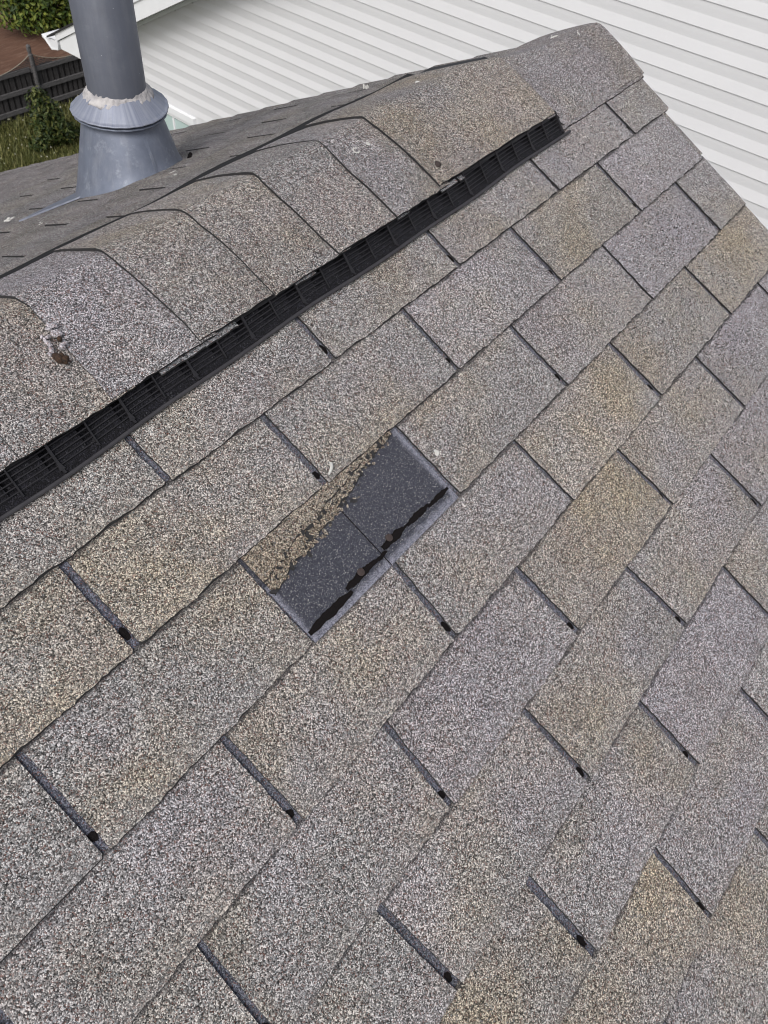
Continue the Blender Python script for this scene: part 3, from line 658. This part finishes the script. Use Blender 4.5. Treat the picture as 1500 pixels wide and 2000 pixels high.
# boxed return at the foot of the rake
def outline(name, pts, o0, o1, mat):
    n = len(pts); v = [WL(a, z, o0) for a, z in pts] + [WL(a, z, o1) for a, z in pts]
    f = [tuple(range(n)), tuple(range(n, 2 * n))[::-1]] + [(i, n + i, n + (i + 1) % n, (i + 1) % n) for i in range(n)]
    o = mesh(name, v, f, mat, nb); bm = bmesh.new(); bm.from_mesh(o.data); bmesh.ops.recalc_face_normals(bm, faces=bm.faces); bm.to_mesh(o.data); bm.free(); return o
outline('eave_return', [(7.755, -2.985), (7.752, -3.062), (7.60, -3.055), (7.37, -3.05), (7.20, -3.05), (7.20, -2.70), (7.33, -2.76)], .0, OV - .002, M['white_paint'])
outline('return_panel', [(7.56, -3.048), (7.30, -3.040), (7.24, -2.88), (7.30, -2.90)], OV - .001, OV + .004, M['white_paint'])
# eave gutter: an ogee trough running back from the corner
g = [(7.775, -2.93), (7.775, -3.028), (7.935, -3.119), (8.07, -3.035), (8.05, -3.01), (7.93, -3.09), (7.80, -3.02), (7.80, -2.94)]
g = [(7.778, -2.935), (7.780, -3.030), (7.90, -3.075), (7.94, -3.085), (8.00, -3.02), (8.04, -2.985), (8.075, -2.965), (8.07, -2.955), (8.03, -2.965), (7.99, -2.995), (7.925, -3.06), (7.80, -3.015), (7.796, -2.935)]
g = [(7.778, -2.925), (7.780, -3.030), (7.800, -3.085), (7.935, -3.120), (7.985, -3.085), (8.03, -3.050), (8.072, -3.035), (8.075, -3.010), (8.058, -3.010), (8.020, -3.035), (7.930, -3.105), (7.80, -3.070), (7.796, -2.925)]
outline('gutter', g, -6.4, OV + .01, M['white_paint'])
outline('gutter_end_cap', [(7.785, -3.0), (7.80, -3.082), (7.935, -3.115), (8.02, -3.045), (8.06, -3.02)], OV - .012, OV + .006, M['white_paint'])
# window in the gable wall
WLs = WL; WL = lambda a, z, o=0.0: WP(a, z + .162, o)
win = mesh('window', [WL(a, z, o) for o in (-.03, .034) for a, z in ((5.885, -4.45), (6.95, -4.45), (6.95, -3.185), (5.885, -3.185))], [(0, 1, 2, 3)], M['white_paint'], nb)
def frame(name, a0, a1, z0, z1, wd, o0, o1, parent, mat):
    mb = MB()
    for (p, q, r_, s) in ((a0, a1, z1 - wd, z1), (a0, a1, z0, z0 + wd), (a0, a0 + wd, z0 + wd, z1 - wd), (a1 - wd, a1, z0 + wd, z1 - wd)):
        mb.box8([WL(a, z, o) for z in (r_, s) for a, o in ((p, o0), (q, o0), (q, o1), (p, o1))])
    o = mb.build(name, mat, parent); bm = bmesh.new(); bm.from_mesh(o.data); bmesh.ops.recalc_face_normals(bm, faces=bm.faces); bm.to_mesh(o.data); bm.free(); return o
frame('frame', 5.885, 6.95, -4.45, -3.18, .066, .002, .040, win, M['white_paint'])
frame('sash', 5.953, 6.882, -4.38, -3.248, .030, .010, .026, win, M['white_paint'])
for a0, a1 in ((5.996, 6.235), (6.265, 6.54), (6.57, 6.838)):
    mb = MB(); mb.box8([WL(a, z, o) for z in (-4.336, -3.292) for a, o in ((a0, .006), (a1, .006), (a1, .012), (a0, .012))]); mb.build('pane', M['glass'], win)
for a0 in (6.236, 6.541):
    mb = MB(); mb.box8([WL(a, z, o) for z in (-4.336, -3.292) for a, o in ((a0, .004), (a0 + .028, .004), (a0 + .028, .022), (a0, .022))]); mb.build('mullion', M['white_paint'], win)

# ------------------------------------------------------------------ yard
GZ = -9.5
def disc(name, pts, z, mat, kind='structure'):
    o = mesh(name, [(x, y, z) for x, y in pts], [tuple(range(len(pts)))], mat, None, (0, 0, z)); o['kind'] = kind; return o
disc('ground', [(math.cos(a * math.pi / 16) * 320, math.sin(a * math.pi / 16) * 320) for a in range(32)], GZ, M['grass_soil'])
def polar(az, r): return np.array([CAM.x + math.cos(R(az)) * r, CAM.y + math.sin(R(az)) * r])
F0, F1 = polar(61.98, 21.94), polar(56.55, 22.98)
fd = (F1 - F0) / np.linalg.norm(F1 - F0); fn = np.array([-fd[1], fd[0]])
if fn @ (F0 - np.array(CAM[:2])) < 0: fn = -fn
FS, FEND = -3.2, 9.0
m0, m1 = F0 + fd * -14 + fn * .25, F0 + fd * 16 + fn * .25
disc('mulch_bed', [tuple(m0), tuple(m1), tuple(m1 + fn * 30), tuple(m0 + fn * 30)][::(1 if (fd[0] * fn[1] - fd[1] * fn[0]) > 0 else -1)], GZ + .012, M['mulch'])
fence = empty('wooden_fence', (*(F0 + fd * 1.0), GZ), 'weathered dark picket fence with three rails behind the lawn', 'fence')
def FP(s, off, z): p = F0 + fd * s + fn * off; return (p[0], p[1], GZ + z)
FH = 1.14
s = FS; pick = None
while s < FEND:
    hgt = FH - .05 + random.uniform(-.03, .02); wd = .055 + random.uniform(-.008, .006); tl = random.uniform(-.012, .012)
    mb = MB(); mb.box8([FP(s + tl * 0 + a, o, .03) for a, o in ((-wd, .022), (wd, .022), (wd, .040), (-wd, .040))] + [FP(s + tl + a, o, hgt) for a, o in ((-wd, .022), (wd, .022), (wd, .040), (-wd, .040))])
    o = mb.build('picket', M['fence'], fence); bm = bmesh.new(); bm.from_mesh(o.data); bmesh.ops.recalc_face_normals(bm, faces=bm.faces); bm.to_mesh(o.data); bm.free()
    mb = MB(); c_ = s + .073; wd = .066  # second row of boards, added behind so the gaps read as dark shade
    mb.box8([FP(c_ + a, o, .03) for a, o in ((-wd, .075), (wd, .075), (wd, .092), (-wd, .092))] + [FP(c_ + a, o, hgt - .03) for a, o in ((-wd, .075), (wd, .075), (wd, .092), (-wd, .092))])
    o = mb.build('picket', M['fence'], fence); bm = bmesh.new(); bm.from_mesh(o.data); bmesh.ops.recalc_face_normals(bm, faces=bm.faces); bm.to_mesh(o.data); bm.free()
    s += random.choice((.135, .142, .15, .165))
for z in (.20, .62, 1.06):
    for a, b in ((FS, -.35), (-.35, 1.15), (1.15, 3.0), (3.0, 5.0), (5.0, FEND)):
        mb = MB(); dzz = random.uniform(-.02, .02); q = ((a + .01, -.03), (b - .01, -.03), (b - .01, .018), (a + .01, .018))
        mb.box8([FP(u, o, z - .05 + dzz) for u, o in q] + [FP(u, o, z + .05 + dzz) for u, o in q]); o = mb.build('rail', M['fence_rail'], fence)
        bm = bmesh.new(); bm.from_mesh(o.data); bmesh.ops.recalc_face_normals(bm, faces=bm.faces); bm.to_mesh(o.data); bm.free()
POSTS = [1.25 + 2.15 * j for j in (-2, -1, 0, 1, 2, 3)]
for q in POSTS:
    mb = MB(); mb.tube([FP(q, -.02, 0), FP(q, -.02, 1.40), FP(q, -.02, 1.43), FP(q, -.02, 1.50), FP(q, -.02, 1.60), FP(q, -.02, 1.63)], [.055, .055, .04, .055, .05, .015], 10); mb.build('post', M['fence_rail'], fence)
for a, b in zip(POSTS, POSTS[1:]):
    pts = [(a + (b - a) * t, 1.42 - .30 * math.sin(math.pi * t) ** .8) for t in np.linspace(0, 1, 13)]
    mb = MB(); mb.tube([FP(u, -.02, z) for u, z in pts], .009, 6); mb.build('top_wire', M['wire'], fence)
    mb = MB()
    for t in np.linspace(0.02, .98, 60):
        u = a + (b - a) * t; z1 = 1.42 - .30 * math.sin(math.pi * t) ** .8
        mb.bar(FP(u, .0, 1.10), FP(u, .0, max(1.13, z1)), (fd[0] * .006, fd[1] * .006, 0), (fn[0] * .003, fn[1] * .003, 0))
    for z in np.linspace(1.14, 1.40, 8):
        us = [u for u, zz in pts if zz >= z]
        lo = [u for u in us if u < (a + b) / 2]; hi = [u for u in us if u >= (a + b) / 2]
        for grp in (lo, hi):
            if len(grp) > 1: mb.bar(FP(grp[0], .0, z), FP(grp[-1], .0, z), (0, 0, .006), (fn[0] * .003, fn[1] * .003, 0))
    tag(mb.build('wire_net', M['dark_net'], fence), kind='stuff')

def bush(name, label, cat, base, blobs, nleaf, size, mat, stems):
    e = empty(name, base, label, cat); b = Vector(base)
    mb = MB()
    for st in range(stems):
        c, r = blobs[st % len(blobs)]; t = b + Vector(c)
        mid = b.lerp(t, .5) + Vector((rnd.uniform(-.1, .1), rnd.uniform(-.1, .1), 0))
        mb.tube([b + Vector((rnd.uniform(-.06, .06), rnd.uniform(-.06, .06), -.02)), mid, t], [.03, .022, .008], 6)
    mb.build('trunk', M['bark'], e)
    vv = []; ff = []; tot = sum(r ** 2 for _, r in blobs)
    for c, r in blobs:
        for _ in range(int(nleaf * r * r / tot)):
            d = Vector((rnd.gauss(0, 1), rnd.gauss(0, 1), rnd.gauss(0, 1))).normalized()
            rad = r * (rnd.random() ** .33) * (1 + .22 * math.sin(5 * d.x + c[0] * 9) + .16 * math.sin(7 * d.z + c[2] * 5) + rnd.uniform(-.05, .12))
            p = b + Vector(c) + d * rad
            if p.z < b.z + .03: p.z = b.z + rnd.uniform(.03, .2)
            n_ = (d + Vector((rnd.uniform(-1, 1), rnd.uniform(-1, 1), rnd.uniform(-.3, 1.2)))).normalized(); u_ = n_.orthogonal().normalized(); u_.rotate(Matrix.Rotation(rnd.uniform(0, 6.28), 3, n_)); w_ = n_.cross(u_)
            s_ = size * rnd.uniform(.6, 1.3); k = len(vv)
            vv += [p - u_ * s_, p + w_ * s_ * .45 + n_ * s_ * .12, p + u_ * s_, p - w_ * s_ * .45 + n_ * s_ * .12]; ff += [(k, k + 1, k + 2, k + 3)]
    tag(mesh('crown', vv, ff, mat, e), kind='stuff')
    return e
p = polar(58.85, 20.75)
bush('climbing_shrub', 'tall narrow green shrub growing up against the fence', 'shrub', (p[0], p[1], GZ), [((0, 0, .35), .40), ((-.08, .0, .75), .33), ((-.12, .05, 1.05), .24), ((.18, 0, .25), .34), ((.05, 0, .55), .34), ((-.15, 0, 1.25), .14), ((-.45, 0, .15), .22), ((.5, 0, .12), .22)], 4200, .055, M['leaf_vine'], 5)
p = polar(57.2, 27.6)
bush('round_shrub', 'large dense bright green shrub standing on the pine straw behind the fence', 'shrub', (p[0], p[1], GZ), [((0, 0, .85), 1.0), ((-.75, .45, .75), .72), ((.8, -.3, .9), .95), ((-.2, .1, 1.55), .8), ((.7, -.3, 1.7), .8), ((-.95, .6, 1.25), .5), ((1.5, -.9, .8), .9), ((-1.15, .75, 1.6), .45), ((-.5, .6, 2.1), .6)], 15000, .075, M['leaf_big'], 7)
# long grass in front of the fence
vv = []; ff = []; fm = []
for _ in range(15000):
    s_ = random.uniform(-2.6, 4.2); o_ = -abs(random.gauss(0, 1)) * 2.2 if random.random() < .75 else random.uniform(-6.5, 0); x, y, z = FP(s_, o_, 0)
    hgt = random.uniform(.05, .15) * (1.5 if random.random() < .08 or o_ > -.4 else 1); an = random.uniform(0, 6.28); lx, ly = math.cos(an), math.sin(an); wd = .012; b_ = hgt * random.uniform(.2, .8)
    k = len(vv); vv += [(x - ly * wd, y + lx * wd, GZ), (x + ly * wd, y - lx * wd, GZ), (x + lx * b_, y + ly * b_, GZ + hgt)]; ff.append((k, k + 1, k + 2)); fm.append(0)
    if random.random() < .012:
        k = len(vv); q = .02; vv += [(x + lx * b_ - q, y + ly * b_, GZ + hgt), (x + lx * b_ + q, y + ly * b_, GZ + hgt), (x + lx * b_, y + ly * b_ + q, GZ + hgt + q * 1.6)]; ff.append((k, k + 1, k + 2)); fm.append(1)
tag(mesh('lawn_grass', vv, ff, [M['blade'], M['seed']], None, (*(F0), GZ), fm), kind='stuff')

# ------------------------------------------------------------------ litter on the roof
def cap_point(u, y):
    p = cap_profile(u); z = float(np.interp(y, p[:, 0], p[:, 1])); k = int(np.searchsorted(p[:, 0], y)); k = min(max(k, 1), len(p) - 1)
    t = p[k] - p[k - 1]; nrm = Vector((0, -t[1], t[0])).normalized(); return Vector((u, y, z)) + nrm * .0085, nrm
def lump(mb, c, nrm, rx, ry, h, k=0, n=9, jit=.3):
    a1 = nrm.orthogonal().normalized(); a1.rotate(Matrix.Rotation(rnd.uniform(0, 6.28), 3, nrm)); a2 = nrm.cross(a1); v = []; rings = [(1.0, -.15), (.95, .35), (.6, .85)]
    for s_, hh in rings:
        for i in range(n):
            an = 2 * math.pi * i / n; q = s_ * rnd.uniform(1 - jit, 1 + jit); v.append(c + a1 * math.cos(an) * rx * q + a2 * math.sin(an) * ry * q + nrm * h * hh)
    v.append(c + nrm * h); f = [(r_ * n + i, r_ * n + (i + 1) % n, (r_ + 1) * n + (i + 1) % n, (r_ + 1) * n + i) for r_ in range(2) for i in range(n)] + [(2 * n + i, 2 * n + (i + 1) % n, 3 * n) for i in range(n)]
    mb.add(v, f, k)
NN = Vector((0, -SA, CA))
def ray_cap(px, py):
    d = (right * ((px - 750) / 1561.21) + down * ((py - 1000) / 1561.21) + fwd).normalized(); t = .3
    while t < 4:
        X = CAM + d * t
        pr = cap_profile(X.x)
        if pr[0, 0] < X.y < pr[-1, 0] and X.z < float(np.interp(X.y, pr[:, 0], pr[:, 1])) + .0085: break
        t += .001
    return cap_point(X.x, X.y)
def ray_near(px, py, n=.006):
    d = (right * ((px - 750) / 1561.21) + down * ((py - 1000) / 1561.21) + fwd).normalized(); P = NN * n
    return CAM + d * ((P - CAM).dot(NN) / d.dot(NN))
def ray_far(px, py, n=.006):
    d = (right * ((px - 750) / 1561.21) + down * ((py - 1000) / 1561.21) + fwd).normalized(); F = Vector((0, SB, CB)); P = Vector((0, YA, ZA)) + F * n
    return CAM + d * ((P - CAM).dot(F) / d.dot(F)), F
def item(name, mat, lumps, label, cat):
    mb = MB()
    for c, nrm, rx, ry, h in lumps: lump(mb, c, nrm, rx, ry, h)
    return tag(mb.build(name, mat, None, smooth=True), label, cat)
c, nr = ray_cap(108, 672)
clump = empty('insect_nest', c, 'crusty pale and brown insect nest stuck on the ridge cap at left', 'nest')
def part(name, mat, pts, s):
    mb = MB()
    for (px, py), (a_, b_, h_) in zip(pts, s): cc, n_ = ray_cap(px, py); lump(mb, cc - n_ * .001, n_, a_, b_, h_)
    return mb.build(name, mat, clump, smooth=True)
part('brown_crust', M['brown_clump'], [(112, 697), (122, 701), (106, 693), (117, 693), (126, 695), (113, 659)], [(.006, .005, .006), (.005, .004, .005), (.004, .004, .004), (.004, .003, .006), (.003, .003, .004), (.0035, .003, .004)])
part('pale_crust', M['grey_web'], [(92, 668), (97, 682), (90, 655), (84, 661), (78, 655), (118, 676), (94, 689), (92, 640), (107, 648), (99, 632), (122, 668)], [(.003, .005, .004), (.003, .005, .004), (.002, .004, .003), (.003, .002, .003), (.002, .003, .002), (.004, .003, .005), (.003, .002, .003), (.002, .004, .002), (.007, .005, .0008), (.004, .006, .0008), (.002, .005, .003)])
for (px, py), (rx, ry, h), lab in (((326, 512), (.0038, .0025, .002), 'small white fleck in the middle of a ridge cap at left'),
        ((716, 278), (.005, .004, .0012), 'faint pale splash near the crest of a ridge cap'),
        ((818, 160), (.006, .004, .003), 'white fleck on the crest of the long tan ridge cap'),
        ((1085, 72), (.012, .003, .003), 'long white fleck on the crest of the last ridge cap'),
        ((1128, 64), (.006, .003, .002), 'tiny white fleck by the far end of the ridge')):
    c, nr = ray_cap(px, py); item('white_fleck', M['chalk'], [(c - nr * .0005, nr, rx * .8, ry * .8, h * .6), (c - nr * .0008 + nr.orthogonal() * rx, nr, rx * .35, ry * .5, h * .5)], lab, 'fleck')
c, nr = ray_cap(693, 292); mbl = []
for an in range(7):
    a1 = nr.orthogonal().normalized(); a2 = nr.cross(a1); mbl.append((c + a1 * .005 * math.cos(an * .75) + a2 * .005 * math.sin(an * .75), nr, .0018, .0014, .0016))
item('bird_dropping', M['chalk'], mbl, 'small white ring of bird dropping on a ridge cap', 'dropping')
c, nr = ray_cap(852, 318); item('dark_spot', M['nail'], [(c, nr, .006, .0055, .0016)], 'dark red brown blob on the long tan ridge cap', 'blob')
c = ray_near(853, 884, .0055); item('white_pebble', M['chalk'], [(c, NN, .0052, .0045, .004)], 'round white pebble on the shingle right of the bare gap', 'pebble')
mb = MB(); mb.tube([ray_near(x, y, h) for x, y, h in ((642, 927, .008), (645, 921, .0095), (648, 912, .0095), (647, 905, .008), (643, 903, .0068))], [.0012, .0022, .0024, .0022, .0012], 8)
tag(mb.build('curled_husk', M['chalk'], None, smooth=True), 'small curled white husk just above the bare gap', 'husk')
for (px, py), (rx, ry, h), lab in (((344, 338), (.014, .005, .001), 'white splash on the far slope right of the pipe cone'),
        ((82, 436), (.008, .005, .001), 'white splash on the far slope below the base plate'),
        ((14, 433), (.024, .006, .003), 'white crust at the tip of the flashing plate'),
        ((714, 171), (.007, .006, .007), 'white lump near the far roof edge by the ridge')):
    c, nr = ray_far(px, py, .009); item('white_splash', M['chalk'], [(c + Vector((rnd.uniform(-1, 1) * rx * .8, rnd.uniform(-.01, .01), .0)), nr, rx * rnd.uniform(.15, .4), ry * rnd.uniform(.3, .7), h) for _ in range(5)], lab, 'splash')
